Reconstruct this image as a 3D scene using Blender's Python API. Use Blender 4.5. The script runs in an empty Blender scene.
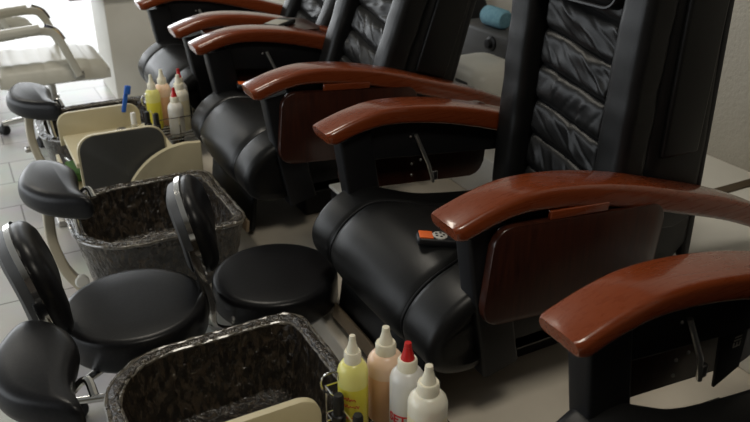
import bpy, bmesh, math, random
from mathutils import Vector, Matrix, noise
random.seed(7)
S = bpy.context.scene
COL = S.collection
PI = math.pi
cos, sin, rad = math.cos, math.sin, math.radians

# ------------------------------------------------------------------ materials
def mat(name, col, rough=0.5, metal=0.0, spec=0.5, coat=0.0, coat_rough=0.1, trans=0.0, sss=0.0, ior=1.45):
    m = bpy.data.materials.new(name); m.use_nodes = True
    b = m.node_tree.nodes['Principled BSDF']
    b.inputs['Base Color'].default_value = (*col, 1)
    b.inputs['Roughness'].default_value = rough
    b.inputs['Metallic'].default_value = metal
    b.inputs['Specular IOR Level'].default_value = spec
    b.inputs['Coat Weight'].default_value = coat
    b.inputs['Coat Roughness'].default_value = coat_rough
    b.inputs['Transmission Weight'].default_value = trans
    b.inputs['Subsurface Weight'].default_value = sss
    b.inputs['Subsurface Radius'].default_value = (.02, .015, .01)
    b.inputs['IOR'].default_value = ior
    return m

def nd(m, t, **kw):
    n = m.node_tree.nodes.new(t)
    for k, v in kw.items():
        if hasattr(n, k): setattr(n, k, v)
        else: n.inputs[k].default_value = v
    return n

def noise_mat(m, scale, c1, c2, p=(.3, .7), bump=0.0, bscale=None, detail=4, stretch=None, dist=.01, rough=None):
    """colour varied by noise, plus a noise bump"""
    L = m.node_tree.links; b = m.node_tree.nodes['Principled BSDF']
    tc = nd(m, 'ShaderNodeTexCoord')
    src = tc.outputs['Object']
    if stretch:
        mp = nd(m, 'ShaderNodeMapping'); mp.inputs['Scale'].default_value = stretch
        L.new(src, mp.inputs['Vector']); src = mp.outputs['Vector']
    n = nd(m, 'ShaderNodeTexNoise', Scale=scale, Detail=detail)
    L.new(src, n.inputs['Vector'])
    r = nd(m, 'ShaderNodeValToRGB')
    r.color_ramp.elements[0].position = p[0]; r.color_ramp.elements[0].color = (*c1, 1)
    r.color_ramp.elements[1].position = p[1]; r.color_ramp.elements[1].color = (*c2, 1)
    L.new(n.outputs['Fac'], r.inputs['Fac']); L.new(r.outputs['Color'], b.inputs['Base Color'])
    if bump:
        n2 = nd(m, 'ShaderNodeTexNoise', Scale=bscale or scale, Detail=detail)
        L.new(src, n2.inputs['Vector'])
        bp = nd(m, 'ShaderNodeBump', Strength=bump, Distance=dist)
        L.new(n2.outputs['Fac'], bp.inputs['Height']); L.new(bp.outputs['Normal'], b.inputs['Normal'])
    if rough:
        mr = nd(m, 'ShaderNodeMapRange'); mr.inputs['To Min'].default_value = rough[0]; mr.inputs['To Max'].default_value = rough[1]
        L.new(n.outputs['Fac'], mr.inputs['Value']); L.new(mr.outputs['Result'], b.inputs['Roughness'])
    return m

M = {}
M['leather'] = noise_mat(mat('black leather', (.008, .008, .009), .37, spec=.28), 260, (.005, .005, .005), (.009, .009, .009), bump=.12, bscale=420, dist=.001)
M['vinyl'] = noise_mat(mat('black vinyl', (.008, .008, .010), .33, spec=.26), 150, (.005, .005, .006), (.010, .010, .011), bump=.10, bscale=380, dist=.001)
M['piping'] = mat('leather piping', (.006, .006, .007), .35, spec=.5)
M['plastic'] = mat('black plastic', (.008, .008, .009), .45, spec=.35)
M['wood'] = noise_mat(mat('mahogany', (.2, .04, .012), .26, spec=.45, coat=.8, coat_rough=.10), 9, (.150, .027, .006), (.190, .038, .009), p=(.2, .8), stretch=(1.2, 16, 16), detail=4, rough=(.24, .32))
M['tray'] = noise_mat(mat('tray veneer', (.05, .012, .006), .3, spec=.45, coat=.3, coat_rough=.2), 12, (.022, .0065, .004), (.044, .012, .006), stretch=(9, 1, 1), detail=6)
M['chrome'] = mat('chrome', (.75, .74, .72), .12, metal=1)
M['bright'] = mat('satin steel', (.8, .79, .76), .38, metal=1)
M['steel'] = mat('dull steel', (.45, .44, .42), .3, metal=1)
M['cream'] = noise_mat(mat('cream laminate', (.55, .49, .33), .4), 6, (.52, .46, .30), (.60, .53, .36), bump=.02, bscale=60)
M['fibre'] = noise_mat(mat('cream fibreglass', (.52, .47, .38), .35), 5, (.60, .54, .45), (.68, .62, .52))
M['arm_cream'] = mat('cream painted steel', (.46, .41, .31), .3, spec=.5)
M['white'] = noise_mat(mat('white panel', (.62, .60, .55), .5), 4, (.72, .70, .64), (.80, .78, .72))
M['white_vinyl'] = noise_mat(mat('white vinyl', (.62, .60, .52), .35), 8, (.50, .48, .41), (.57, .55, .47))
M['white_plastic'] = mat('white plastic', (.66, .65, .60), .35)
M['rubber'] = mat('black rubber', (.015, .015, .016), .6)
M['dark_grey'] = mat('dark grey plastic', (.045, .045, .045), .5)
M['blue_cloth'] = noise_mat(mat('blue towel', (.14, .30, .38), .9), 60, (.12, .26, .34), (.17, .34, .42), bump=.3, bscale=200)
M['blue'] = mat('blue plastic', (.02, .12, .5), .35)
M['green'] = mat('green cloth', (.10, .22, .06), .8)
M['red'] = mat('red plastic', (.48, .014, .014), .35)
M['redink'] = mat('red print', (.50, .03, .03), .5)
M['orange'] = mat('orange plastic', (.75, .14, .03), .4)
M['keys'] = mat('grey keys', (.42, .41, .38), .5)
M['cap'] = mat('ivory cap', (.74, .70, .56), .4, sss=.1)
M['hdpe'] = mat('milky plastic', (.66, .64, .58), .35, sss=.2)
M['clear'] = mat('cloudy bottle', (.58, .57, .54), .28, sss=.15)
M['yellow'] = mat('yellow liquid', (.70, .62, .06), .28, sss=.25)
M['yellow_hi'] = mat('yellow bottle', (.72, .68, .22), .28, sss=.25)
M['peach'] = mat('peach liquid', (.80, .48, .28), .3, sss=.25)
M['peach_hi'] = mat('peach bottle', (.80, .58, .42), .3, sss=.25)
M['lotion'] = mat('cream lotion', (.74, .68, .46), .3, sss=.25)
M['lotion_hi'] = mat('lotion bottle', (.72, .69, .58), .3, sss=.25)
M['glass'] = mat('clear glass', (.85, .86, .84), .06, trans=.85)
M['facing'] = mat('grey laminate', (.075, .075, .070), .45)
M['tan'] = mat('tan trim', (.30, .22, .14), .5)
M['paper'] = mat('grey card', (.36, .35, .31), .6)

def liner_mat():
    m = mat('crumpled plastic', (.04, .03, .02), .20, spec=.7, coat=.5, coat_rough=.12)
    noise_mat(m, 38, (.012, .010, .008), (.085, .062, .040), p=(.40, .80), detail=5, stretch=(2, 2, .8))
    L = m.node_tree.links; b = m.node_tree.nodes['Principled BSDF']
    tc = nd(m, 'ShaderNodeTexCoord')
    mp = nd(m, 'ShaderNodeMapping'); mp.inputs['Scale'].default_value = (1.4, 1.4, .6)
    n = nd(m, 'ShaderNodeTexNoise', Scale=34, Detail=4, Distortion=1.6)
    L.new(tc.outputs['Object'], mp.inputs['Vector']); L.new(mp.outputs['Vector'], n.inputs['Vector'])
    a = nd(m, 'ShaderNodeMath', operation='MULTIPLY'); a.inputs[1].default_value = 1.0
    L.new(n.outputs['Fac'], a.inputs[0])
    bp = nd(m, 'ShaderNodeBump', Strength=.9, Distance=.012)
    L.new(a.outputs[0], bp.inputs['Height']); L.new(bp.outputs['Normal'], b.inputs['Normal'])
    L.new(bp.outputs['Normal'], b.inputs['Coat Normal'])
    return m
M['liner'] = liner_mat()
M['liner_rim'] = noise_mat(mat('rolled plastic edge', (.1, .09, .07), .10, spec=.9, coat=1.0, coat_rough=.08), 60, (.03, .026, .02), (.16, .14, .11), bump=.8, bscale=70, detail=5, dist=.006)

def wall_mat(name, c1, c2):
    m = mat(name, c1, .85, spec=.2)
    return noise_mat(m, 3, c1, c2, bump=.55, bscale=75, detail=5, dist=.012)
M['wall'] = wall_mat('beige plaster', (.40, .375, .32), (.46, .43, .37))
M['dark_wall'] = wall_mat('darkened unseen wall', (.10, .085, .07), (.12, .10, .085))  # dark colour made up for the unseen front wall, so chair backs reflect less
M['ceil'] = mat('ceiling white', (.26, .255, .24), .9, spec=.1)

def floor_mat():
    m = mat('floor tiles', (.4, .4, .38), .32, spec=.45)
    L = m.node_tree.links; b = m.node_tree.nodes['Principled BSDF']
    tc = nd(m, 'ShaderNodeTexCoord')
    mp = nd(m, 'ShaderNodeMapping'); mp.inputs['Location'].default_value = (-.07, -.14, 0)
    L.new(tc.outputs['Object'], mp.inputs['Vector'])
    br = nd(m, 'ShaderNodeTexBrick', Scale=1.0)
    br.offset = .5
    br.inputs['Brick Width'].default_value = .61; br.inputs['Row Height'].default_value = .28
    br.inputs['Mortar Size'].default_value = .004; br.inputs['Mortar Smooth'].default_value = .2
    br.inputs['Color1'].default_value = (.53, .53, .50, 1); br.inputs['Color2'].default_value = (.57, .57, .54, 1)
    br.inputs['Mortar'].default_value = (.20, .19, .17, 1)
    L.new(mp.outputs['Vector'], br.inputs['Vector'])
    n = nd(m, 'ShaderNodeTexNoise', Scale=5, Detail=5); L.new(tc.outputs['Object'], n.inputs['Vector'])
    mx = nd(m, 'ShaderNodeMix', data_type='RGBA', blend_type='MULTIPLY'); mx.inputs[0].default_value = .3
    L.new(br.outputs['Color'], mx.inputs[6]); L.new(n.outputs['Color'], mx.inputs[7])
    L.new(mx.outputs[2], b.inputs['Base Color'])
    bp = nd(m, 'ShaderNodeBump', Strength=.3, Distance=.004); bp.invert = True
    L.new(br.outputs['Fac'], bp.inputs['Height']); L.new(bp.outputs['Normal'], b.inputs['Normal'])
    return m
M['floor'] = floor_mat()

# ------------------------------------------------------------------ mesh helpers
def link(name, bm, m, parent=None, off=(0, 0, 0), smooth=True, xf=None, angle=40):
    """one bmesh -> one mesh object, its coordinates given relative to the parent's frame plus off"""
    if xf is not None: bm.transform(xf)
    bmesh.ops.recalc_face_normals(bm, faces=bm.faces)
    me = bpy.data.meshes.new(name); bm.to_mesh(me); bm.free()
    me.materials.append(M[m])
    if smooth:
        for p in me.polygons: p.use_smooth = True
        try: me.set_sharp_from_angle(angle=rad(angle))
        except Exception: pass
    o = bpy.data.objects.new(name, me); COL.objects.link(o)
    o.location = off
    if parent: o.parent = parent
    return o

def thing(name, loc, label, cat, group=None, rz=0):
    o = bpy.data.objects.new(name, None); COL.objects.link(o)
    o.empty_display_size = .05
    o.location = loc; o.rotation_euler = (0, 0, rz)
    return tag(o, label, cat, group)

def tag(o, label, cat, group=None):
    o['label'] = label; o['category'] = cat; o['kind'] = 'thing'
    if group: o['group'] = group
    return o

def structure(o):
    o['kind'] = 'structure'; return o

def box(bm, c, s, bevel=0.0, seg=3, rot=None):
    t = bmesh.new()
    bmesh.ops.create_cube(t, size=1)
    bmesh.ops.scale(t, vec=s, verts=t.verts)
    if bevel: bmesh.ops.bevel(t, geom=t.edges[:], offset=bevel, segments=seg, profile=.5, affect='EDGES')
    mx = Matrix.Translation(c)
    if rot is not None: mx = mx @ rot
    t.transform(mx); join(bm, t)
    return bm

def join(bm, t):
    me = bpy.data.meshes.new('tmp'); t.to_mesh(me); t.free(); bm.from_mesh(me); bpy.data.meshes.remove(me)

def lathe(bm, prof, seg=32, c=(0, 0, 0), xf=None):
    t = bmesh.new(); rings = []
    for r, z in prof:
        if r < 1e-6: rings.append([t.verts.new((0, 0, z))])
        else: rings.append([t.verts.new((r*cos(2*PI*k/seg), r*sin(2*PI*k/seg), z)) for k in range(seg)])
    for a, b in zip(rings, rings[1:]):
        for k in range(seg):
            k2 = (k+1) % seg
            if len(a) == 1 and len(b) == 1: continue
            if len(a) == 1: t.faces.new((a[0], b[k], b[k2]))
            elif len(b) == 1: t.faces.new((a[k], a[k2], b[0]))
            else: t.faces.new((a[k], a[k2], b[k2], b[k]))
    if len(rings[0]) > 1: t.faces.new(rings[0])
    if len(rings[-1]) > 1: t.faces.new(rings[-1])
    if xf is not None: t.transform(xf)
    t.transform(Matrix.Translation(c)); join(bm, t)
    return bm

def cr(pts, n=8, closed=False):
    """Catmull-Rom through points"""
    P = [Vector(p) for p in pts]; out = []; N = len(P)
    rng = range(N) if closed else range(N-1)
    for i in rng:
        if closed: p0, p1, p2, p3 = P[i-1], P[i], P[(i+1) % N], P[(i+2) % N]
        else: p0, p1, p2, p3 = P[max(i-1, 0)], P[i], P[i+1], P[min(i+2, N-1)]
        for k in range(n):
            t = k/n
            out.append(.5*((2*p1)+(p2-p0)*t+(2*p0-5*p1+4*p2-p3)*t*t+(3*p1-p0-3*p2+p3)*t**3))
    if not closed: out.append(P[-1].copy())
    return out

def sweep(bm, path, sect, up=(0, 0, 1), closed=False):
    """sect(i, n) -> list of (side, up) offsets; swept along a path of Vectors with a fixed up hint"""
    t = bmesh.new(); rings = []; n = len(path); up = Vector(up)
    for i, p in enumerate(path):
        if closed: d = path[(i+1) % n]-path[i-1]
        else: d = path[min(i+1, n-1)]-path[max(i-1, 0)]
        d.normalize()
        s = d.cross(up)
        if s.length < 1e-4: s = d.cross(Vector((1, 0.01, 0)))
        s.normalize(); u = s.cross(d)
        rings.append([t.verts.new(p+s*a+u*b) for a, b in sect(i, n)])
    m = len(rings[0])
    for i in range(n if closed else n-1):
        a, b = rings[i], rings[(i+1) % n]
        for k in range(m): t.faces.new((a[k], a[(k+1) % m], b[(k+1) % m], b[k]))
    if not closed:
        t.faces.new(rings[0]); t.faces.new(rings[-1])
    join(bm, t)
    return bm

def tube(bm, pts, r, seg=10, closed=False, up=(0, 0, 1)):
    circ = [(r*cos(2*PI*k/seg), r*sin(2*PI*k/seg)) for k in range(seg)]
    return sweep(bm, [Vector(p) for p in pts], lambda i, n: circ, up, closed)

def rrect(w, h, r, n=5):
    """rounded rectangle outline, half sizes w h"""
    out = []
    for cx, cy, a0 in ((w-r, h-r, 0), (-(w-r), h-r, 90), (-(w-r), -(h-r), 180), (w-r, -(h-r), 270)):
        for k in range(n+1):
            a = rad(a0+90*k/n); out.append((cx+r*cos(a), cy+r*sin(a)))
    return out

def prism(bm, outline, d0, d1, axes='xyz', bevel=0.0, seg=3):
    """2D outline in (axes[0], axes[1]) extruded from d0 to d1 along axes[2]"""
    t = bmesh.new(); ix = ['xyz'.index(a) for a in axes]
    def mk(p, d):
        v = [0, 0, 0]; v[ix[0]] = p[0]; v[ix[1]] = p[1]; v[ix[2]] = d; return t.verts.new(v)
    a = [mk(p, d0) for p in outline]; b = [mk(p, d1) for p in outline]; n = len(a)
    f0 = t.faces.new(a); f1 = t.faces.new(b)
    for k in range(n): t.faces.new((a[k], a[(k+1) % n], b[(k+1) % n], b[k]))
    if bevel:
        es = list({e for f in (f0, f1) for e in f.edges})
        bmesh.ops.bevel(t, geom=es, offset=bevel, segments=seg, profile=.5, affect='EDGES')
    join(bm, t)
    return bm

def smooth01(t):
    t = max(0, min(1, t)); return t*t*(3-2*t)

# ------------------------------------------------------------------ the room
PZ = .20          # raised platform under the chairs
LZ = .38          # ledge along the wall
WX = 2.44
def slab(name, lo, hi, m, bevel=0):
    c = [(a+b)/2 for a, b in zip(lo, hi)]; s = [b-a for a, b in zip(lo, hi)]
    bm = bmesh.new(); box(bm, (0, 0, 0), s, bevel)
    return structure(link(name, bm, m, None, c, smooth=bool(bevel)))
fl = bmesh.new(); box(fl, (0, 4, -.05), (9, 14, .1)); structure(link('floor', fl, 'floor', smooth=False))
slab('ceiling', (-4.5, -3, 2.9), (4.5, 11, 3.0), 'ceil')
slab('wall_right', (WX, -3, 0), (WX+.12, 11, 2.9), 'wall')
slab('wall_front', (-4.5, -3.12, 0), (4.5, -3, 2.9), 'dark_wall')
# wall_left and wall_back are shop fronts: low sill, header, open glazing bays between posts
for nm, hor, base, a0, a1 in (('wall_left', 'y', -3.6, -3, 11), ('wall_back', 'x', 11, -3.6, WX)):
    bm = bmesh.new()
    def bar(u0, u1, z0, z1):
        if hor == 'y': box(bm, (base, (u0+u1)/2, (z0+z1)/2), (.12, u1-u0, z1-z0))
        else: box(bm, ((u0+u1)/2, base, (z0+z1)/2), (u1-u0, .12, z1-z0))
    bar(a0, a1, 0, .25); bar(a0, a1, 2.6, 2.9)
    if hor == 'y': bar(-3, .8, .25, 2.6)
    structure(link(nm, bm, 'wall', smooth=False))
    wf = bmesh.new(); bm = wf
    k0 = .8 if hor == 'y' else a0
    n = 6 if hor == 'y' else 4
    for k in range(n+1):
        u = k0+(a1-k0)*k/n; bar(u-.03, u+.03, .25, 2.6)
    bar(k0, a1, .25, .31); bar(k0, a1, 2.54, 2.6)
    structure(link('window_1' if hor == 'y' else 'window_2', wf, 'steel', smooth=False))

bm = bmesh.new(); box(bm, (1.6, 2.2, PZ/2), (1.68, 4.4, PZ), .012)
bm.transform(Matrix.Translation((0, -.4, 0)))
structure(link('platform', bm, 'fibre'))
# ledge along the wall in two lengths with a brown joint strip between them
slab('ledge_1', (1.66, 1.615, PZ), (WX, 4.8, LZ), 'white', .006)
slab('ledge_2', (1.66, -.6, PZ), (WX, 1.575, LZ), 'white', .006)
M['brown'] = mat('brown joint strip', (.07, .045, .022), .5)
slab('trim_1', (1.66, 1.575, PZ), (WX, 1.615, LZ+.004), 'brown')

# ------------------------------------------------------------------ pedicure massage chairs
BX = 1.15                       # x of the chair root
ARM = [(.752, .772), (.85, .802), (.948, .815), (1.09, .802), (1.25, .767), (1.45, .705), (1.60, .655), (1.74, .597), (1.88, .53)]

def seat_bm(hw0=.338, hw1=.262):
    prof = cr([(1.46, .50), (1.25, .518), (1.05, .548), (.94, .580), (.86, .585), (.80, .563), (.752, .525), (.724, .480),
               (.722, .440), (.738, .402), (.78, .375), (.87, .365), (1.1, .375), (1.44, .40)], 6, closed=True)
    N = len(prof); nor = []
    cx = sum(p.x for p in prof)/N; cz = sum(p.y for p in prof)/N
    for i in range(N):
        d = prof[(i+1) % N]-prof[i-1]; n = Vector((d.y, -d.x)).normalized()
        if n.dot(Vector((prof[i].x-cx, prof[i].y-cz))) < 0 and i < 3: n = -n
        nor.append(n)
    # consistent outward orientation
    area = sum(prof[i].x*prof[(i+1) % N].y-prof[(i+1) % N].x*prof[i].y for i in range(N))
    for i in range(N):
        d = prof[(i+1) % N]-prof[i-1]; n = Vector((d.y, -d.x)).normalized()
        nor[i] = n if area > 0 else -n
    T = []
    for k in range(9): a = PI/2*k/8; T.append((-1+.10*(1-sin(a)), .035*(1-cos(a))))
    ts = [(-1+.09*(1-cos(PI/2*k/6)), .035*(1-sin(PI/2*k/6))) for k in range(7)]
    ts += [(-.8, 0), (-.65, 0), (-.61, .002), (-.585, .009), (-.56, .002), (-.5, -.003), (-.3, -.006), (0, -.007),
           (.3, -.006), (.5, -.003), (.56, .002), (.585, .009), (.61, .002), (.65, 0), (.8, 0)]
    ts += [(1-.09*(1-cos(PI/2*k/6)), .035*(1-sin(PI/2*k/6))) for k in range(6, -1, -1)]
    bm = bmesh.new(); rings = []
    for t, ins in ts:
        ring = []
        for p, n in zip(prof, nor):
            q = p-n*ins
            hw = hw0+(hw1-hw0)*smooth01((q.x-.83)/.15)
            ring.append(bm.verts.new((q.x-BX, t*hw, q.y-PZ)))
        rings.append(ring)
    for a, b in zip(rings, rings[1:]):
        for k in range(N): bm.faces.new((a[k], a[(k+1) % N], b[(k+1) % N], b[k]))
    bm.faces.new(rings[0]); bm.faces.new(rings[-1])
    pipes = []
    for t in (-.585, .585):
        line = []
        for p, n in zip(prof[2:54], nor[2:54]):
            q = p-n*.004; hw = hw0+(hw1-hw0)*smooth01((q.x-.83)/.15)
            line.append((q.x-BX, t*hw, q.y-PZ))
        pipes.append(line)
    return bm, pipes

def quilt_bm(seed):
    """tufted centre panel in the back frame: x=-w (towards sitter), y=u, z=v"""
    bm = bmesh.new(); nu, nv = 60, 144; U = .158; V0, V1 = .0, .72; row = .100
    random.seed(seed)
    ph = [[random.uniform(0, 6.28) for _ in range(4)] for _ in range(12)]
    g = []
    for j in range(nv+1):
        r = []
        for i in range(nu+1):
            u = -U+2*U*i/nu; vv = V0+(V1-V0)*j/nv
            v = vv+.020*(u/U)+.004*sin(u*14)           # seams drop a little to one side
            k = int(math.floor(vv/row+1e-6)); f = vv/row-k
            q = ph[k % 12]
            puff = .017*(1-abs(2*f-1)**5)
            env = (1-abs(2*f-1)**3)
            d = u*cos(.9+.3*sin(q[3]))+(f-.5)*row*sin(.9+.3*sin(q[3]))*(1 if sin(q[2]) > -.3 else -1)
            rid = (1-abs(sin(d*34+q[0]+1.5*noise.noise(Vector((u*9, v*9, seed))))))**3     # sharp pucker folds
            wr = .0055*env*rid-.003*env*(1-abs(sin(d*71+q[1])))**4
            wr += .008*noise.noise(Vector((u*14, v*18, seed*3.1)))*env
            wr *= .55+.9*(.5-u/(2*U))
            edge = smooth01((U-abs(u))/.03)
            w = .005+(puff+wr)*(.35+.65*edge)-.022*(1-edge)
            r.append(bm.verts.new((-w, u, v)))
        g.append(r)
    for j in range(nv):
        for i in range(nu): bm.faces.new((g[j][i], g[j][i+1], g[j+1][i+1], g[j+1][i]))
    # close the back so the panel is a solid cushion
    b = [[bm.verts.new((.05, -U if i == 0 else U, V0 if j == 0 else V1)) for i in (0, 1)] for j in (0, 1)]
    bm.faces.new([b[0][0], b[0][1], b[1][1], b[1][0]])
    bm.faces.new([g[j][0] for j in range(nv+1)]+[b[1][0], b[0][0]])
    bm.faces.new([g[j][nu] for j in range(nv+1)]+[b[1][1], b[0][1]])
    bm.faces.new([g[0][i] for i in range(nu+1)]+[b[0][1], b[0][0]])
    bm.faces.new([g[nv][i] for i in range(nu+1)]+[b[1][1], b[1][0]])
    return bm

def bolster_bm(side, seed):
    """side roll with creases: lofted rounded sections up the back"""
    bm = bmesh.new(); rings = []; n = 70
    base = rrect(.050, .052, .030, 6)
    for j in range(n+1):
        v = -.03+.84*j/n
        e = min(1, (j+.4)/4, (n-j+.4)/4); s = .55+.45*math.sin(PI/2*e)
        ring = []
        for a, b in base:
            cre = .0025*sin(v*46+seed+b*30)*noise.noise(Vector((v*9, b*18, seed)))
            cre += .0035*noise.noise(Vector((v*13+a*8, b*9, seed+4)))
            k = s*(1+cre/.06)
            lean = .018*sin(v*3.0)
            ring.append(bm.verts.new((-.002-b*k-lean*.4, side*(.205)+a*k, v)))
        rings.append(ring)
    m = len(base)
    for r0, r1 in zip(rings, rings[1:]):
        for k in range(m): bm.faces.new((r0[k], r0[(k+1) % m], r1[(k+1) % m], r1[k]))
    bm.faces.new(rings[0]); bm.faces.new(rings[-1])
    return bm

def make_chair(yc, pivot, recline, label, tray_down=(True, True), seed=1, dx=0.0, far_high=True):
    root = thing('pedicure_chair', (BX+dx, yc, PZ), label, 'chair', 'massage pedicure chairs in the row')
    o = (-BX, 0, -PZ)
    # base
    bm = bmesh.new(); box(bm, (1.14-BX, 0, .09), (.30, .34, .18), .015); bs = link('base', bm, 'plastic', root)
    bm = bmesh.new(); box(bm, (1.04-BX, 0, .178), (.34, .60, .05), .010); link('seat_frame', bm, 'plastic', root)
    bm, pipes = seat_bm(); st = link('seat', bm, 'leather', root, angle=60)
    for ln in pipes:
        bm = bmesh.new(); tube(bm, ln, .0035, 6, up=(0, 1, 0)); link('piping', bm, 'piping', st)
    # leg flap below the nose
    bm = bmesh.new(); box(bm, (.775-BX, 0, .10), (.02, .46, .16), .008, rot=Matrix.Rotation(rad(8), 4, 'Y')); lf = link('leg_flap', bm, 'leather', root)
    bm = bmesh.new(); box(bm, (.748-BX, 0, .045), (.012, .46, .045), .004, rot=Matrix.Rotation(rad(8), 4, 'Y')); link('flap_trim', bm, 'tan', lf)['label'] = 'tan lower edge'
    # backrest, built upright in its own frame, then tipped back about the pivot
    X = Matrix.Translation((pivot[0]-BX, 0, pivot[1]-PZ)) @ Matrix.Rotation(rad(recline), 4, 'Y')
    bm = bmesh.new(); rings = []
    for v, hw, d0, d1 in ((-.10, .19, .05, .19), (-.06, .240, .045, .25), (.0, .250, .04, .288), (.30, .254, .04, .265), (.60, .252, .04, .232), (.80, .235, .04, .205), (.86, .20, .06, .17)):
        rings.append([bm.verts.new(((d0+d1)/2+a, b, v)) for a, b in rrect((d1-d0)/2, hw, .045, 5)])
    for a, b in zip(rings, rings[1:]):
        for k in range(len(a)): bm.faces.new((a[k], a[(k+1) % len(a)], b[(k+1) % len(a)], b[k]))
    bm.faces.new(rings[0]); bm.faces.new(rings[-1])
    sh = link('back_shell', bm, 'leather', root, xf=X, angle=35)
    for s in (-1, 1):
        bm = bmesh.new(); box(bm, (.128, s*.255, .50), (.13, .022, .46), .009, rot=Matrix.Rotation(rad(-2), 4, 'Y'))
        link('side_pad', bm, 'leather', sh, xf=X)
        bm = bmesh.new(); box(bm, (.236, s*.236, .36), (.03, .03, .84), .010, rot=Matrix.Rotation(rad(-5), 4, 'Y')); link('side_trim', bm, 'plastic', sh, xf=X)
    link('back_cushion', quilt_bm(seed), 'leather', root, xf=X, angle=70)
    for s in (-1, 1):
        link('side_bolster', bolster_bm(s, seed*2+s), 'leather', root, xf=X, angle=70)
    bm = bmesh.new(); box(bm, (-.012, 0, .745), (.10, .30, .27), .045, 5)
    hd = link('head_cushion', bm, 'leather', root, xf=X, angle=60)
    bm = bmesh.new(); tube(bm, [Vector((-.055, y, z)) for y, z in [(p[0], p[1]+.745) for p in rrect(.143, .128, .04, 5)]], .0045, 6, closed=True, up=(1, 0, 0))
    link('piping', bm, 'piping', hd, xf=X)
    # arms
    path = [Vector((x-BX, 0, z-PZ)) for x, z in [(p.x, p.y) for p in cr(ARM, 8)]]
    n = len(path)
    for s in (-1, 1):
        def sect(i, n):
            f = i/(n-1)
            e = min(1, (i+.25)/2.2); e2 = min(1, (n-1-i+.3)/2.0)
            w = (.0545-.002*f)*(.80+.20*math.sqrt(1-(1-e)**2))*(.7+.3*e2)
            h = (.040+.018*smooth01(f*1.6))*(.72+.28*e)
            r = .012
            pts = []
            for a, b in rrect(w, h/2, r, 4): pts.append((a, b-h/2+.004*(1-(a/w)**2)*(1 if b > 0 else 0)))
            return pts
        bm = bmesh.new(); sweep(bm, [p+Vector((0, s*.31, 0)) for p in path], sect)
        ar = link('armrest', bm, 'wood', root, angle=50)
        # front post under the arm, leaning slightly back towards its foot
        bm = bmesh.new()
        P = [Vector((.825, s*.31, .742)), Vector((.85, s*.31, .58)), Vector((.875, s*.31, .45)), Vector((.895, s*.31, .355))]
        sweep(bm, [Vector((p.x-BX+.025, p.y, p.z-PZ)) for p in cr(P, 4)], lambda i, n: rrect(.030, .050, .010, 3), up=(1, 0, 0))
        link('arm_post', bm, 'plastic', root)
        # bracket under the rear of the arm
        bm = bmesh.new()
        prism(bm, [(x-BX, z-PZ) for x, z in ((.88, .765), (1.10, .752), (1.30, .70), (1.52, .625), (1.44, .60), (1.30, .62), (.90, .66))], s*.31-.016, s*.31+.016, 'xzy', .005)
        link('arm_bracket', bm, 'plastic', root)
        # side skirt between the post and the seat frame
        bm = bmesh.new()
        prism(bm, [(x-BX, z-PZ) for x, z in ((.90, .50), (1.20, .47), (1.20, .36), (.92, .36))], s*.29-.01, s*.29+.01, 'xzy', .004)
        link('side_skirt', bm, 'plastic', root)
        if tray_down[0 if s < 0 else 1]:
            bm = bmesh.new()
            R = Matrix.Translation(((1.09 if far_high else 1.125)-BX, s*.358, (.612 if s < 0 else .655 if far_high else .62)-PZ)) @ Matrix.Rotation(rad(5.5), 4, 'Y')
            t = bmesh.new(); prism(t, rrect(.252, .120, .045, 6), -.011, .011, 'xzy', .004); t.transform(R); join(bm, t)
            tr = link('folding_tray', bm, 'tray', root)
            t = bmesh.new(); box(t, (1.08-BX, s*.360, .745-PZ), (.17, .012, .022), .003, rot=Matrix.Rotation(rad(5), 4, 'Y'))
            link('hinge_rail', t, 'wood', tr)
        else:
            # opened out flat over the gap between the chairs
            bm = bmesh.new()
            t = bmesh.new(); prism(t, rrect(.232, .118, .045, 6), -.011, .011, 'xyz', .004)
            t.transform(Matrix.Translation((1.10-BX, s*.425, .752-PZ))); join(bm, t)
            tr = link('folding_tray', bm, 'tray', root)
        # tray hinge hardware on the inner side
        yi = s*.31-s*.022
        bm = bmesh.new(); tube(bm, [(1.045-BX, yi, .715-PZ), (1.085-BX, yi-s*.010, .62-PZ), (1.11-BX, yi, .555-PZ)], .006, 8)
        lv = link('hinge_lever', bm, 'bright', root)
        bm = bmesh.new(); box(bm, (1.112-BX, yi, .575-PZ), (.022, .012, .030), .004); link('lever_pivot', bm, 'steel', lv)
        for bx, bz in ((1.035, .625), (1.035, .59), (1.065, .632), (1.03, .71)):
            bm = bmesh.new(); lathe(bm, [(.004, 0), (.004, .002), (.0025, .0035), (0, .004)], 10, (bx-BX, yi+s*.004, bz-PZ), Matrix.Rotation(PI/2*s, 4, 'X'))
            link('bolt', bm, 'steel', root)
    if not far_high:
        # small dark plate with pale marks on the inner side of the far arm
        bm = bmesh.new(); prism(bm, [(x-BX, z-PZ) for x, z in ((1.16, .680), (1.245, .675), (1.245, .53), (1.18, .50))], .300, .308, 'xzy', .002)
        pl = link('maker_plate', bm, 'plastic', root)
        cu = bpy.data.curves.new('lettering', 'FONT'); cu.body = 'EII'; cu.size = .030; cu.extrude = .0004
        t = bpy.data.objects.new('lettering', cu); COL.objects.link(t)
        me = bpy.data.meshes.new_from_object(t.evaluated_get(bpy.context.evaluated_depsgraph_get())); bpy.data.objects.remove(t)
        bm = bmesh.new(); bm.from_mesh(me); bpy.data.meshes.remove(me)
        link('lettering', bm, 'paper', pl, smooth=False, xf=Matrix.Translation((1.228-BX, .2995, .585-PZ)) @ Matrix.Rotation(rad(-90), 4, 'Y') @ Matrix.Rotation(rad(90), 4, 'X'))['label'] = 'pale grey marks'
    return root

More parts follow.
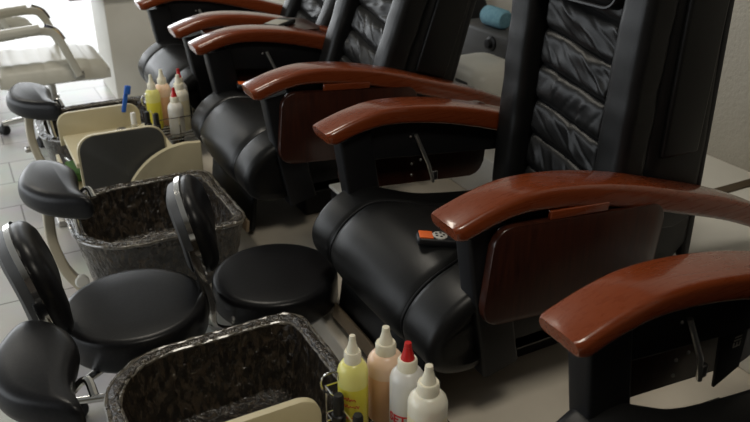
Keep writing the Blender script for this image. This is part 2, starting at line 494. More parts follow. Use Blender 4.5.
c0 = make_chair(.475, (1.36, .50), 6, 'pedicure chair nearest the viewer, only its far wooden arm and lever in view', seed=3, far_high=False)
c1 = make_chair(1.512, (1.340, .50), 3.5, 'upright black leather pedicure chair with tufted back and an orange-ended remote on its seat', seed=1, dx=.045)
c2 = make_chair(2.59, (1.24, .50), 21, 'tilted-back black pedicure chair behind the upright one, its seat beside the bottle cart', seed=2)
c3 = make_chair(3.51, (1.42, .50), 28, 'farthest black pedicure chair, a phone lying on its opened wooden tray', tray_down=(False, True), seed=4)

sb = thing('storage_box', (1.045, 2.07, PZ), 'dark box with a pale top edge standing between the two middle chairs', 'box')
bm = bmesh.new(); box(bm, (0, 0, .105), (.10, .25, .21), .006); link('body', bm, 'plastic', sb)
bm = bmesh.new(); box(bm, (0, 0, .216), (.108, .256, .012), .003); link('lid', bm, 'white_plastic', sb)

# ------------------------------------------------------------------ remotes and the phone on the tray
def make_remote(loc, rz, label, tilt=0):
    r = thing('remote_control', loc, label, 'remote control', rz=rz)
    r.rotation_euler = (0, tilt, rz)
    bm = bmesh.new(); box(bm, (0, 0, .011), (.115, .044, .022), .008); link('body', bm, 'plastic', r)
    bm = bmesh.new(); box(bm, (-.036, 0, .0225), (.034, .036, .004), .0015, 2); link('end_cap', bm, 'orange', r)['label'] = 'orange end cap'
    bm = bmesh.new(); lathe(bm, [(.019, 0), (.019, .003), (.017, .004), (0, .004)], 24, (-.002, 0, .021)); kp = link('keypad', bm, 'keys', r)
    for k in range(5):
        a = 2*PI*k/5; bm = bmesh.new(); box(bm, (-.002+.010*cos(a), .010*sin(a), .0255), (.006, .005, .002), .0008, 2); link('button', bm, 'plastic', kp)
    return r
make_remote((.925, 1.405, .590), rad(-24), 'black remote with orange end on the seat of the upright chair', rad(7))
make_remote((.955, 2.83, .590), rad(-14), 'black remote lying on the seat of the tilted-back chair', rad(7))
ph = thing('phone', (1.18, 3.075, .764), 'grey and black phone lying on the opened tray of the farthest chair', 'phone', rz=rad(38))
bm = bmesh.new(); box(bm, (0, 0, .010), (.15, .078, .02), .007); link('body', bm, 'plastic', ph)
bm = bmesh.new(); box(bm, (-.018, 0, .0205), (.09, .066, .002), .0008, 2); link('screen', bm, 'paper', ph)['label'] = 'pale grey screen'

# ------------------------------------------------------------------ foot basins with crumpled liners
def basin_outline(hx, hy, rl, rr_, n=10):
    out = []
    for cx, cy, a0, r in ((hx-rr_, hy-rr_, 0, rr_), (-hx+rl, hy-rl, 90, rl), (-hx+rl, -hy+rl, 180, rl), (hx-rr_, -hy+rr_, 270, rr_)):
        for k in range(n+1):
            a = rad(a0+90*k/n); out.append(Vector((cx+r*cos(a), cy+r*sin(a))))
    # resample evenly
    P = out+[out[0]]; Ls = [0]
    for a, b in zip(P, P[1:]): Ls.append(Ls[-1]+(b-a).length)
    N = 150; res = []; j = 0
    for i in range(N):
        d = Ls[-1]*i/N
        while Ls[j+1] < d: j += 1
        f = (d-Ls[j])/max(1e-9, Ls[j+1]-Ls[j]); res.append(P[j].lerp(P[j+1], f))
    return res

def make_basin(x, y, label, liner_label, seed, h=.36):
    b = thing('foot_basin', (x, y, 0), label, 'foot basin', 'foot basins along the chairs')
    out = basin_outline(.262, .246, .18, .06)
    def loft(levels, wob=0, seed=0, f=22):
        bm = bmesh.new(); rings = []
        for s, z in levels:
            ring = []
            for k, p in enumerate(out):
                q = Vector((p.x*s, p.y*s, z))
                if wob:
                    nv = noise.noise_vector(q*f+Vector((seed*7, 0, 0)))
                    nv2 = noise.noise_vector(q*f*2.6+Vector((seed*7, 3, 0)))
                    q += nv*wob+nv2*wob*.55
                ring.append(bm.verts.new(q))
            rings.append(ring)
        for a, c in zip(rings, rings[1:]):
            for k in range(len(a)): bm.faces.new((a[k], a[(k+1) % len(a)], c[(k+1) % len(a)], c[k]))
        return bm, rings
    bm, r = loft([(.55, .085), (.74, .10), (.80, .14), (.90, .26), (.945, h-.03), (.95, h-.018), (.945, h-.016), (.93, h-.03), (.895, .26), (.80, .152), (.74, .142), (.5, .142)])
    bm.faces.new(r[0]); bm.faces.new(r[-1]); link('bowl', bm, 'fibre', b)
    bm = bmesh.new(); lathe(bm, [(.15, 0), (.15, .02), (.12, .05), (.11, .105)], 32); link('pedestal', bm, 'fibre', b)
    # the crumpled plastic bag spread over bowl and rim
    lv = []
    for k in range(18): t = k/17; lv.append((.84+.14*t, .13+(h-.036-.13)*t))                 # outside, going up
    for k in range(1, 14):
        a = PI*k/14; q = abs(cos(a))**.7*(1 if cos(a) > 0 else -1); lv.append((.945+.060*q, h-.026+.024*abs(sin(a))**.7))   # broad rolled rim
    for k in range(22): t = k/21; lv.append((.880-.13*t**1.2, h-.036-(h-.036-.165)*t))       # inside, going down
    for s in (.6, .4, .2, .05): lv.append((s, .160))
    bm, r = loft(lv, .0036, seed, 30); bm.faces.new(r[-1])
    L = link('plastic_liner', bm, 'liner', None, (x, y, 0), angle=180)
    for rs, rz_, rr in ((1.002, h-.010, .0060), (.897, h-.011, .0055)):
        pts = []
        for p in out:
            q = Vector((p.x*rs, p.y*rs, rz_)); pts.append(q+noise.noise_vector(q*40+Vector((seed, 2, rs*9)))*.0035)
        bm = bmesh.new(); tube(bm, pts, rr, 7, closed=True); link('rim_fold', bm, 'liner_rim', L)['label'] = 'shiny rolled edge'
    tag(L, liner_label, 'plastic liner', 'crumpled basin liners')
    return b
make_basin(.372, 1.392, 'lined foot basin nearest the viewer, in front of the upright chair',
           'crumpled brown plastic liner over the basin nearest the four big bottles', 1)
make_basin(.440, 2.445, 'lined foot basin in front of the tilted-back chair, below its footrest pad',
           'crumpled brown plastic liner over the middle basin behind the round stools', 2)
make_basin(.46, 3.46, 'farthest lined foot basin, mostly hidden behind the cream cart',
           'speckled plastic liner whose rim shows just behind the cream cart panel', 3)

# cream fibreglass shoulder between basin and chair
def shoulder(x, y, label):
    pts = [(.40, .14)]+[(.66-.26*cos(PI/2*k/12), .18+.26*sin(PI/2*k/12)) for k in range(13)]+[(.715, .437), (.715, .14)]
    bm = bmesh.new(); prism(bm, [(p[0]-.6, p[1]-.14) for p in pts], -.012, .012, 'xzy', .006)
    box(bm, (.03, 0, -.07), (.16, .05, .14), .006); o = link('splash_panel', bm, 'cream', None, (x, y, .14)); tag(o, label, 'panel'); return o

# ------------------------------------------------------------------ footrests
PAD = cr([(-.09, .03), (-.072, .115), (-.035, .19), (.013, .188), (.06, .135), (.086, .055), (.076, -.045), (.077, -.12), (.092, -.205), (.03, -.175), (-.04, -.115), (-.08, -.04)], 6, closed=True)
def make_footrest(x, y, rz, label, z=.54, sy=1.0):
    r = thing('footrest', (x, y, 0), label, 'footrest', 'pivoting footrests beside the basins', rz)
    bm = bmesh.new(); rings = []
    c = Vector((0, 0))
    for ins, zz in ((.05, -.075), (.018, -.072), (.006, -.062), (0, -.045), (0, -.025), (.004, -.012), (.013, -.003), (.028, .001), (.05, .004)):
        rings.append([bm.verts.new((p.x*(1-ins/.10), sy*p.y*(1-ins/.2), z+zz)) for p in PAD])
    for a, b in zip(rings, rings[1:]):
        for k in range(len(a)): bm.faces.new((a[k], a[(k+1) % len(a)], b[(k+1) % len(a)], b[k]))
    bm.faces.new(rings[0]); bm.faces.new(rings[-1]); link('pad', bm, 'vinyl', r, angle=60)
    bm = bmesh.new()
    sweep(bm, cr([(-.012, -.01, z-.06), (-.022, -.02, z-.10), (-.027, -.04, z-.19), (-.009, -.08, z-.275), (.030, -.115, .205)], 6), lambda i, n: rrect(.016, .021, .006, 3), up=(0, 1, 0))
    a = link('support_arm', bm, 'arm_cream', r)
    bm = bmesh.new(); tube(bm, cr([(.045, -.01, z-.06), (.055, -.02, z-.12), (.062, -.04, z-.19), (.088, -.08, z-.265), (.118, -.115, z-.30)], 6), .012, 10); link('brace', bm, 'chrome', r)
    bm = bmesh.new(); lathe(bm, [(.022, -.008), (.022, .004), (.018, .010), (0, .012)], 24, (.030, -.120, .228), Matrix.Rotation(rad(75), 4, 'X')); link('pivot_cap', bm, 'white_plastic', a)
    bm = bmesh.new(); lathe(bm, [(.011, -.014), (.014, -.004), (.014, .008), (.008, .014), (0, .015)], 14, (-.048, -.05, z-.22), Matrix.Rotation(rad(-90), 4, 'Y')); link('knob', bm, 'steel', a)
    bm = bmesh.new(); tube(bm, cr([(.05, -.06, z-.07), (.075, -.05, z-.05), (.10, -.06, z-.03), (.11, -.09, z-.05)], 5), .009, 8); link('clamp', bm, 'chrome', r)
    bm = bmesh.new(); box(bm, (.05, -.10, .014), (.10, .16, .028), .008); link('foot_plate', bm, 'steel', r)
    bm = bmesh.new(); tube(bm, [(.032, -.112, .02), (.032, -.112, .20)], .016, 12); link('post', bm, 'steel', r)
    return r
make_footrest(.14, 2.40, 0, 'black padded footrest on a curved cream arm left of the middle basin')
make_footrest(-.014, 1.448, rad(-8), 'large black footrest pad at the lower left of the picture, beside the nearest basin', sy=.88)
make_footrest(.188, 3.36, 0, 'black footrest pad below the white styling chair seat')

# ------------------------------------------------------------------ rolling carts
def make_cart(x, y, label, ya, yb):
    """root at the middle of the tray on the floor; x across, y towards the far basin"""
    c = thing('pedicure_cart', (x, y, 0), label, 'cart', 'cream carts between the basins')
    HX, HY = .160, .166; TZ = .405
    bm = bmesh.new(); box(bm, (.01, 0, TZ), (2*HX+.04, 2*HY, .018), .003); link('tray', bm, 'cream', c)
    def panel(nm, yy, z0, z1, r=.045, xo=0):
        o = rrect(HX, (z1-z0)/2, r, 6)
        o = [(px, max(pz, -(z1-z0)/2)) for px, pz in o]
        h = (z1-z0)/2
        o = []
        for k in range(7): a = rad(90*k/6); o.append((HX-r+r*cos(a), h-r+r*sin(a)))
        for k in range(7): a = rad(90+90*k/6); o.append((-HX+r+r*cos(a), h-r+r*sin(a)))
        o += [(-HX, -h), (HX, -h)]
        bm = bmesh.new(); prism(bm, [(px+xo, pz+(z0+z1)/2) for px, pz in o], yy-.008, yy+.008, 'xzy', .002)
        return link(nm, bm, 'cream', c)
    panel('back_panel', HY, TZ-.03, .505, xo=-.022)
    fp = panel('front_panel', -HY, .22, .515, .06)
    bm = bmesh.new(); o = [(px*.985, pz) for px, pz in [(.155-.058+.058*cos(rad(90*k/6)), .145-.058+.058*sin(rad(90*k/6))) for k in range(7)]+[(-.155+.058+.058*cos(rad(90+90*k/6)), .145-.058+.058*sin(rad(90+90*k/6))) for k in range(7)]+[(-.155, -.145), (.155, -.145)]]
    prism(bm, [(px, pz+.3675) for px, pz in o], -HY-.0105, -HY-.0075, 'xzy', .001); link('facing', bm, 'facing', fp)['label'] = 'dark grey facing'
    bm = bmesh.new(); box(bm, (.03, .0, .225), (.25, .30, .34), .006); link('cabinet', bm, 'cream', c)
    bm = bmesh.new(); box(bm, (-.155, .0, .30), (.11, .26, .014), .003); box(bm, (-.205, 0, .325), (.012, .26, .06), .003); link('side_shelf', bm, 'cream', c)
    for sx in (-1, 1):
        for sy in (-1, 1):
            bm = bmesh.new(); lathe(bm, [(.024, -.011), (.026, -.006), (.026, .006), (.024, .011)], 18, (.03+sx*.10, sy*.12, .026), Matrix.Rotation(PI/2, 4, 'X'))
            box(bm, (.03+sx*.10, sy*.12, .048), (.018, .026, .02), .003)
            link('caster', bm, 'rubber', c)
    # wire rack for bottles on the right-hand side
    w = bmesh.new()
    x0, x1 = HX+.014, HX+.178
    for z in (.405, .475):
        tube(w, [(x0, ya, z), (x1, ya, z), (x1, yb, z), (x0, yb, z)], .0022, 6, closed=True)
    for px, py in ((x0, ya), (x1, ya), (x1, yb), (x0, yb), (x1, (ya+yb)/2), (x0, (ya+yb)/2), ((x0+x1)/2, ya), ((x0+x1)/2, yb)):
        tube(w, [(px, py, .383), (px, py, .475)], .0022, 6)
    for k in range(7):
        py = ya+(yb-ya)*k/6; tube(w, [(x0, py, .383), (x1, py, .383)], .0022, 6)
    for px in (x0, x1): tube(w, [(px, ya, .383), (px, yb, .383)], .0022, 6)
    for py in (ya+.06, .10): tube(w, [(HX-.03, py, .40), (x0, py, .405)], .0022, 6)
    # curled wire loop at the panel end
    tube(w, cr([(x0, yb-.04, .475), (x0-.022, yb-.03, .500), (x0-.02, yb-.035, .530), (x0+.004, yb-.045, .540), (x0+.010, yb-.05, .51)], 5), .0022, 6)
    link('wire_rack', w, 'chrome', c)
    return c
C2 = (.435, 2.973); C1 = (.335, .958)
make_cart(*C2, 'cream cart with rounded panels standing behind the middle basin', -.01, .186)
make_cart(*C1, 'cream cart at the bottom edge of the picture, only its rounded back panel showing', -.13, .215)
shoulder(.60, 2.768, 'curved cream panel in front of the grey-faced cart front')

# ------------------------------------------------------------------ bottles
def make_bottle(x, y, z, label, r=.035, hb=.145, level=.75, body='clear', liquid='lotion', nozzle='cap', tilt=(0, 0), group='squeeze bottles on the carts'):
    b = thing('squeeze_bottle', (x, y, z), label, 'bottle', group)
    b.rotation_euler = (tilt[0], tilt[1], 0)
    zl = hb*level
    bm = bmesh.new(); lathe(bm, [(r*.9, 0), (r, .006), (r, zl)], 32); link('liquid', bm, liquid, b)
    bm = bmesh.new(); lathe(bm, [(r, zl), (r, hb-.012), (r*.94, hb-.003), (r*.72, hb+.008), (r*.5, hb+.012)], 32); link('shoulder', bm, body, b)
    rc = r*.56
    bm = bmesh.new(); lathe(bm, [(rc, hb+.008), (rc, hb+.031), (rc*.9, hb+.035), (0, hb+.035)], 28); link('collar', bm, 'cap', b)
    bm = bmesh.new(); lathe(bm, [(rc*.74, hb+.033), (rc*.62, hb+.043), (rc*.50, hb+.050), (rc*.44, hb+.056), (rc*.36, hb+.062), (rc*.40, hb+.063), (rc*.34, hb+.071), (0, hb+.072)], 20)
    nz = link('nozzle', bm, nozzle, b)
    if nozzle == 'red': nz['label'] = 'red nozzle'
    return b

def wrap_text(parent, txt, r, size, z, ang, m, name='lettering'):
    cu = bpy.data.curves.new(name, 'FONT'); cu.body = txt; cu.size = size; cu.extrude = .0004; cu.align_x = 'CENTER'
    cu.offset = .0006
    o = bpy.data.objects.new(name, cu); COL.objects.link(o)
    me = bpy.data.meshes.new_from_object(o.evaluated_get(bpy.context.evaluated_depsgraph_get()))
    bpy.data.objects.remove(o)
    bm = bmesh.new(); bm.from_mesh(me); bpy.data.meshes.remove(me)
    bmesh.ops.subdivide_edges(bm, edges=[e for e in bm.edges if e.calc_length() > .006], cuts=2)
    for v in bm.verts:
        a = ang+v.co.x/r; rr = r+.0004+v.co.z
        v.co = Vector((rr*cos(a), rr*sin(a), z+v.co.y))
    return link(name, bm, m, parent, smooth=False)

def scribble(parent, r, z, ang, width, amp, seed, m='redink', name='handwriting'):
    random.seed(seed); pts = []
    n = 34
    for i in range(n+1):
        t = i/n; a = ang-width/2+width*t
        zz = z+amp*sin(t*34+seed)*(.6+.4*sin(t*11+seed))
        pts.append(((r+.0006)*cos(a), (r+.0006)*sin(a), zz-.004*t))
    bm = bmesh.new(); tube(bm, pts, .0008, 5); return link(name, bm, m, parent)

def bottle_set(ox, oy, far):
    G = 'squeeze bottles on the near cart' if not far else 'squeeze bottles on the far cart'
    w = 'near cart' if not far else 'far cart'
    z = .388
    P = ((.632, 3.125), (.684, 3.164), (.748, 3.130), (.727, 3.064)) if far else ((.547, 1.123), (.625, 1.129), (.624, 1.040), (.621, .959))
    R = (.030, .033, .029, .036) if far else (.031, .038, .0345, .0375)
    H = (.157, .162, .165, .160) if far else (.160, .151, .170, .172)
    B = []
    B.append(make_bottle(*P[0], z, 'bottle of yellow liquid with ivory nozzle on the '+('far cart' if far else 'near cart, red handwriting on it'), R[0], H[0], .74, 'yellow_hi', 'yellow', group=G))
    B.append(make_bottle(*P[1], z, 'bottle of peach liquid on the '+w+' beside the yellow one', R[1], H[1], .76, 'peach_hi', 'peach', group=G))
    B.append(make_bottle(*P[2], z, 'cloudy clear bottle with red nozzle '+('tucked behind the cream bottle on the far cart' if far else 'and red lettering on the near cart'), R[2], H[2], .70, 'clear', 'clear', 'red', group=G))
    B.append(make_bottle(*P[3], z, 'bottle of cream lotion with ivory nozzle on the '+w, R[3], H[3], .80, 'lotion_hi', 'lotion', group=G))
    if far: B.append(make_bottle(.690, 3.002, z, 'small milky bottle with red nozzle at the front of the far cart', .0305, .128, .8, 'hdpe', 'hdpe', 'red', group=G))
    else: B.append(make_bottle(.598, .885, z, 'bottle cut off by the bottom edge, just its red nozzle tip showing', .031, .082, .8, 'hdpe', 'hdpe', 'red', group=G))
    return B
nb = bottle_set(C1[0], C1[1], False)
fb = bottle_set(C2[0]-.0, C2[1], True)
view = lambda o: math.atan2(-o.location.y, -o.location.x)
scribble(nb[0], .031, .100, view(nb[0])-.35, 1.0, .005, 2); scribble(nb[0], .031, .082, view(nb[0])-.15, 1.1, .004, 5)
scribble(nb[0], .031, .052, view(nb[0])-.1, 1.0, .0025, 9)
wrap_text(nb[2], 'SETH', .0345, .027, .070, view(nb[2])-.30, 'redink')

def polish(x, y, z, label, body='plastic', capm='plastic', h=.045, group=None):
    b = thing('polish_bottle', (x, y, z), label, 'nail polish', group)
    bm = bmesh.new(); lathe(bm, [(.013, 0), (.0145, .003), (.0145, h-.004), (.009, h)], 20); link('bottle', bm, body, b)
    bm = bmesh.new(); lathe(bm, [(.0115, h), (.0105, h+.040), (.0085, h+.045), (0, h+.045)], 20); link('cap', bm, capm, b)
    return b
TZ = .4145
polish(C1[0]+.170, C1[1]+.145, .475-.06, 'black-capped nail polish bottle between the cream panel and the yellow bottle', group=None)
polish(C1[0]+.185, C1[1]+.090, .475-.075, 'black-capped polish bottle below the yellow bottle, at the bottom edge', group=None)
polish(C2[0]+.142, C2[1]+.035, TZ, 'left of two black-capped polish bottles on the far cart')
polish(C2[0]+.168, C2[1]-.005, TZ, 'right of two black-capped polish bottles on the far cart, nearer the red nozzle')
polish(C2[0]+.090, C2[1]+.045, TZ, 'small clear bottle with white cap on the far cart tray', 'glass', 'white_plastic')
jar = thing('glass_jar', (C2[0]+.045, C2[1]+.085, TZ), 'tiny glass pot on the far cart tray beside the white-capped bottle', 'jar')
bm = bmesh.new(); lathe(bm, [(.016, 0), (.019, .004), (.019, .018), (.015, .021), (.013, .019), (.015, .006), (0, .005)], 24); link('pot', bm, 'glass', jar)
bm = bmesh.new(); lathe(bm, [(.0155, .010), (.0155, .0205), (.010, .023), (0, .023)], 20); link('lid', bm, 'steel', jar)
br = thing('nail_brush', (C2[0]+.075, C2[1]+.148, .485), 'blue brush leaning upright against the far cart back panel', 'brush')
br.rotation_euler = (rad(0), rad(14), 0)
bm = bmesh.new(); box(bm, (0, 0, .03), (.018, .010, .075), .004); link('handle', bm, 'blue', br)
bm = bmesh.new(); box(bm, (.004, -.002, .086), (.026, .014, .038), .006); link('brush_head', bm, 'blue', br)
cl = bmesh.new(); box(cl, (0, 0, .02), (.075, .15, .04), .014, 4)
g = link('folded_cloth', cl, 'green', None, (C2[0]-.155, C2[1]-.01, .308)); tag(g, 'folded green cloth on the side shelf of the far cart', 'cloth')

# ------------------------------------------------------------------ round stools with backs
def make_stool(x, y, h, rz, label, r=.17, base_r=.21, back=(-.215, .0), arot=0, bz=.14, bh=.140):
    s = thing('stool', (x, y, 0), label, 'stool', 'round black stools with chrome-edged backs', rz)
    bm = bmesh.new()
    lathe(bm, [(r*.80, h-.100), (r*.95, h-.096), (r, h-.082), (r, h-.022), (r*.985, h-.010), (r*.955, h-.003), (r*.88, h), (r*.5, h+.002), (0, h+.003)], 56)
    link('seat', bm, 'vinyl', s, angle=60)
    bm = bmesh.new(); lathe(bm, [(.10, h-.114), (.10, h-.100), (.03, h-.100)], 32); link('seat_plate', bm, 'steel', s)
    bm = bmesh.new(); lathe(bm, [(.025, .075), (.025, .19), (.016, .19), (.016, h-.11)], 20); link('gas_column', bm, 'chrome', s)
    bm = bmesh.new(); lathe(bm, [(.034, .055), (.036, .085), (.026, .095)], 20); link('hub', bm, 'chrome', s)
    for k in range(5):
        a = 2*PI*k/5+arot; d = Vector((cos(a), sin(a), 0))
        bm = bmesh.new(); tube(bm, [d*.02+Vector((0, 0, .075)), d*base_r*.6+Vector((0, 0, .068)), d*base_r+Vector((0, 0, .058))], .012, 10); lg = link('leg', bm, 'chrome', s)
        bm = bmesh.new(); p = d*base_r
        R = Matrix.Translation((p.x, p.y, .025)) @ Matrix.Rotation(a+1, 4, 'Z') @ Matrix.Rotation(PI/2, 4, 'X')
        lathe(bm, [(.021, -.016), (.025, -.012), (.025, .012), (.021, .016)], 18, xf=R); box(bm, (p.x, p.y, .045), (.02, .02, .03), .004)
        link('caster', bm, 'rubber', lg)
    # backrest: dark shell, chrome edge band, cushion, upright in a plane across x
    lean = Matrix.Translation((back[0], back[1], h+bz)) @ Matrix.Rotation(rad(-11), 4, 'Y')
    out = []
    for k in range(56):
        a = 2*PI*k/56; ca, sa = cos(a), sin(a); e = 2/2.7
        out.append((.150*abs(ca)**e*(1 if ca > 0 else -1), bh*abs(sa)**e*(1 if sa > 0 else -1)))
    def disc(levels):
        bm = bmesh.new(); rings = []
        for ins, xx in levels: rings.append([bm.verts.new((xx+.012*(abs(a)/.15)**2, a*(1-ins/.15), b*(1-ins/bh))) for a, b in out])
        for a, b in zip(rings, rings[1:]):
            for k in range(len(a)): bm.faces.new((a[k], a[(k+1) % len(a)], b[(k+1) % len(a)], b[k]))
        bm.faces.new(rings[0]); bm.faces.new(rings[-1]); return bm
    bk = link('backrest', disc([(.004, .0), (.0, .008), (0, .022), (.008, .035), (.025, .045), (.06, .050)]), 'vinyl', s, xf=lean, angle=60)
    link('edge_band', disc([(.004, -.013), (-.003, -.011), (-.005, .003), (.004, .004)]), 'chrome', bk, xf=lean)
    link('back_shell', disc([(.06, -.044), (.03, -.042), (.012, -.034), (.003, -.010)]), 'dark_grey', bk, xf=lean)
    bm = bmesh.new()
    by = back[1]-.150
    sweep(bm, cr([(-.03, -.04, h-.106), (-.10, -.09, h-.109), (back[0]+.035, by+.01, h-.085), (back[0]+.030, by, h+.0), (back[0]+.016, by, h+.07), (back[0]-.002, by+.004, h+.17)], 6), lambda i, n: rrect(.006, .013, .004, 2), up=(1, 0, 0))
    link('back_bar', bm, 'chrome', s)
    return s
make_stool(.252, 1.836, .38, 0, 'round black stool at left, white bolt of the footrest behind its seat', r=.189, base_r=.20, arot=.2, back=(-.228, -.03))
make_stool(.664, 1.874, .34, rad(-14), 'round black stool tucked between the two front chairs', r=.184, base_r=.10, arot=PI/5, back=(-.222, .02), bz=.172, bh=.124)

# ------------------------------------------------------------------ white styling chairs
def make_white_chair(x, y, rz, label):
    c = thing('styling_chair', (x, y, 0), label, 'chair', 'white styling chairs at the back', rz)
    h = .42
    # channelled seat, facing +x
    bm = bmesh.new(); nx, ny = 60, 10; top = []; bot = []
    for i in range(nx+1):
        xx = -.26+.54*i/nx; ra = []; rb = []
        for j in range(ny+1):
            yy = -.25+.50*j/ny
            e = min(1, (1-abs(yy)/.25)/.12, (xx+.26)/.04 if xx < -.2 else (.28-xx)/.06); e = math.sqrt(max(0, 1-(1-max(0, e))**2))
            chan = .006*(abs(sin(PI*(xx+.26)/.075))**.5)
            nose = -.02*smooth01((xx-.10)/.18)
            ra.append(bm.verts.new((xx, yy, h-.03+.03*e+chan*e+nose))); rb.append(bm.verts.new((xx, yy, h-.09-.02*e+nose*.3)))
        top.append(ra); bot.append(rb)
    for i in range(nx):
        for j in range(ny):
            bm.faces.new((top[i][j], top[i+1][j], top[i+1][j+1], top[i][j+1])); bm.faces.new((bot[i][j], bot[i][j+1], bot[i+1][j+1], bot[i+1][j]))
    for i in range(nx):
        for j in (0, ny): bm.faces.new((top[i][j], top[i+1][j], bot[i+1][j], bot[i][j]))
    for j in range(ny):
        for i in (0, nx): bm.faces.new((top[i][j], top[i][j+1], bot[i][j+1], bot[i][j]))
    link('seat', bm, 'white_vinyl', c, angle=60)
    bm = bmesh.new(); box(bm, (-.33, 0, h+.26), (.08, .50, .46), .03, 4, Matrix.Rotation(rad(-12), 4, 'Y')); link('backrest', bm, 'white_vinyl', c)
    for s in (-1, 1):
        bm = bmesh.new()
        pth = cr([(-.36, s*.275, h+.16), (-.20, s*.275, h+.175), (-.03, s*.275, h+.185), (.04, s*.275, h+.155), (.09, s*.275, h+.03), (.12, s*.272, h-.06)], 6)
        sweep(bm, pth, lambda i, n: rrect(.020, .012, .008, 3), up=(0, 1, 0)); ar = link('armrest', bm, 'white_vinyl', c)
        bm = bmesh.new(); sweep(bm, cr([(-.30, s*.275, h+.180), (-.15, s*.275, h+.190), (-.03, s*.275, h+.198)], 6), lambda i, n: rrect(.028, .022, .015, 4)); link('arm_pad', bm, 'white_vinyl', ar)
        bm = bmesh.new(); sweep(bm, cr([(-.01, s*.275, h+.202), (.04, s*.275, h+.176), (.065, s*.275, h+.130)], 6), lambda i, n: rrect(.021, .006, .004, 3), up=(0, 1, 0)); link('chrome_bend', bm, 'chrome', ar)
        bm = bmesh.new(); box(bm, (.12, s*.265, h-.055), (.05, .03, .04), .006); link('bracket', bm, 'steel', ar)
    bm = bmesh.new(); lathe(bm, [(.03, .07), (.03, .2), (.02, .2), (.02, h-.09)], 18); link('column', bm, 'steel', c)
    bm = bmesh.new(); box(bm, (0, 0, h-.12), (.20, .16, .05), .01); link('seat_mount', bm, 'rubber', c)
    for k in range(5):
        a = 2*PI*k/5+.5; d = Vector((cos(a), sin(a), 0))
        bm = bmesh.new(); sweep(bm, [d*.02+Vector((0, 0, .09)), d*.16+Vector((0, 0, .08)), d*.28+Vector((0, 0, .065))], lambda i, n: rrect(.018, .012, .005, 3)); lg = link('leg', bm, 'chrome', c)
        p = d*.28; bm = bmesh.new()
        lathe(bm, [(.024, -.02), (.028, -.014), (.028, .014), (.024, .02)], 16, xf=Matrix.Translation((p.x, p.y, .028)) @ Matrix.Rotation(a+.8, 4, 'Z') @ Matrix.Rotation(PI/2, 4, 'X'))
        box(bm, (p.x, p.y, .052), (.02, .02, .03), .004); link('caster', bm, 'rubber', lg)
    return c
make_white_chair(.37, 4.46, 0, 'white vinyl styling chair whose whole seat shows, behind the black footrest pad')
make_white_chair(.10, 5.75, rad(8), 'second white styling chair, cut off by the top left corner')

# white desk end beyond the last pedicure chair
dk = thing('reception_desk', (1.05, 5.05, 0), 'white desk end beyond the farthest pedicure chair, its top overhanging to the left', 'desk')
bm = bmesh.new(); box(bm, (0, 0, .31), (.58, .48, .62), .006); link('body', bm, 'white', dk)
bm = bmesh.new(); box(bm, (-.08, 0, .655), (.80, .56, .05), .006); link('top', bm, 'brown', dk)

# ------------------------------------------------------------------ things on the ledge behind the chairs
tb = thing('plastic_tub', (1.99, 2.74, LZ), 'rounded white plastic tub with a slot, on the ledge behind the tilted-back chair', 'tub')
bm = bmesh.new(); rings = []
for s, z in ((.90, 0), (1, .03), (1, .13), (.97, .17), (.88, .20), (.70, .215), (.4, .222)): rings.append([bm.verts.new((a*s, b*s, z)) for a, b in rrect(.14, .17, .07, 6)])
for a, b in zip(rings, rings[1:]):
    for k in range(len(a)): bm.faces.new((a[k], a[(k+1) % len(a)], b[(k+1) % len(a)], b[k]))
bm.faces.new(rings[0]); bm.faces.new(rings[-1]); link('body', bm, 'white_plastic', tb)
bm = bmesh.new(); box(bm, (-.138, -.05, .150), (.008, .09, .014), .002, 2); link('slot', bm, 'dark_grey', tb)
bm = bmesh.new(); lathe(bm, [(.02, 0), (.02, .006), (.014, .009), (0, .009)], 18, (-.137, -.04, .110), Matrix.Rotation(-PI/2, 4, 'Y')); link('dial', bm, 'keys', tb)
cs = thing('equipment_case', (2.255, 2.93, LZ), 'dark grey case with a round knob behind the white tub', 'case')
bm = bmesh.new(); box(bm, (0, 0, .145), (.20, .52, .29), .02); link('body', bm, 'dark_grey', cs)
bm = bmesh.new(); lathe(bm, [(.034, 0), (.034, .008), (.022, .012), (.020, .03), (0, .032)], 24, (-.10, -.03, .235), Matrix.Rotation(-PI/2, 4, 'Y')); link('knob', bm, 'plastic', cs)
tw = bmesh.new(); lathe(tw, [(.0, -.08), (.035, -.078), (.045, -.065), (.046, 0), (.045, .065), (.035, .078), (0, .08)], 28, xf=Matrix.Rotation(PI/2, 4, 'X'))
t = link('towel_roll', tw, 'blue_cloth', None, (2.22, 2.97, LZ+.29+.046)); tag(t, 'rolled blue towel lying on the dark grey case', 'towel')

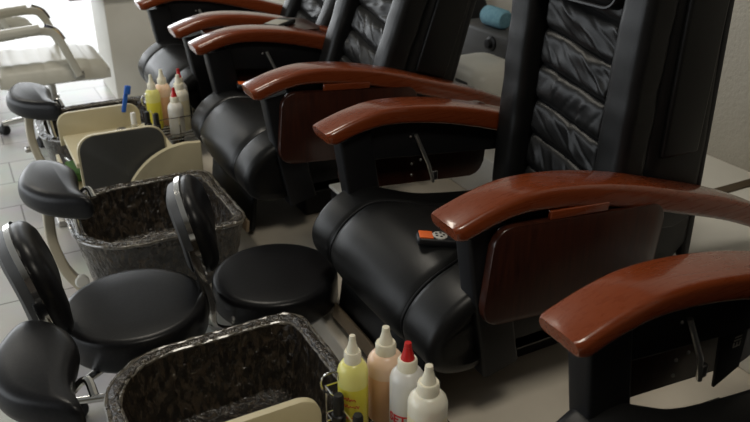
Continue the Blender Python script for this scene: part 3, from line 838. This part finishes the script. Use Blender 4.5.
bg = thing('handbag', (2.33, 3.40, LZ), 'black bag standing on the ledge beyond the blue towel', 'bag')
bm = bmesh.new(); rings = []
for k, z in ((.92, 0), (1, .04), (1.02, .14), (.9, .27), (.7, .34), (.55, .36)): rings.append([bm.verts.new((a*k, b*(.6+.4*k), z)) for a, b in rrect(.085, .16, .05, 5)])
for a, b in zip(rings, rings[1:]):
    for k in range(len(a)): bm.faces.new((a[k], a[(k+1) % len(a)], b[(k+1) % len(a)], b[k]))
bm.faces.new(rings[0]); bm.faces.new(rings[-1]); link('body', bm, 'plastic', bg)
bm = bmesh.new(); tube(bm, cr([(0, -.08, .35), (0, -.06, .44), (0, 0, .47), (0, .06, .44), (0, .08, .35)], 6), .008, 8, up=(1, 0, 0)); link('handle', bm, 'rubber', bg)

# ------------------------------------------------------------------ light
def area(name, loc, rot, sx, sy, power, col=(1, 1, 1)):
    l = bpy.data.lights.new(name, 'AREA'); l.shape = 'RECTANGLE'; l.size = sx; l.size_y = sy; l.energy = power; l.color = col
    o = bpy.data.objects.new(name, l); COL.objects.link(o); o.location = loc; o.rotation_euler = rot; return o
area('daylight_left', (-3.5, 5.8, 1.45), (0, rad(-90), 0), 2.2, 9.5, 190, (.93, .97, 1))
area('daylight_back', (-.6, 10.9, 1.45), (rad(-90), 0, 0), 5.5, 2.2, 200, (.95, .98, 1))
# ceiling panels
for k, (x, y, p) in enumerate(((.55, .35, 20), (.60, 2.85, 20), (-.6, 6.0, 14))):
    pn = thing('ceiling_light', (x, y, 2.84), ('flat ceiling light panel above the four big bottles', 'flat ceiling light panel above the middle basin and cart', 'flat ceiling light panel above the white styling chairs')[k], 'light')
    bm = bmesh.new(); box(bm, (0, 0, .03), (.66, .66, .06), .004); link('frame', bm, 'white', pn)
    area('ceiling_lamp', (x, y, 2.835), (0, 0, 0), .6, .6, p, (1, .93, .80))

w = bpy.data.worlds.new('World'); S.world = w; w.use_nodes = True
w.node_tree.nodes['Background'].inputs[0].default_value = (.75, .85, 1, 1)
w.node_tree.nodes['Background'].inputs[1].default_value = .3

# ------------------------------------------------------------------ camera
cd = bpy.data.cameras.new('camera'); cam = bpy.data.objects.new('camera', cd); COL.objects.link(cam)
cd.sensor_width = 36; cd.lens = 776/750*36
cam.location = (0, 0, 1.5); cam.rotation_euler = (rad(90-26.1), 0, rad(-28))
cd.dof.use_dof = True; cd.dof.focus_distance = 1.85; cd.dof.aperture_fstop = 5.0
cd.clip_start = .02
S.camera = cam
S.view_settings.view_transform = 'Standard'; S.view_settings.look = 'None'
S.view_settings.exposure = 0.0; S.view_settings.gamma = 1.0; S.view_settings.use_curve_mapping = False
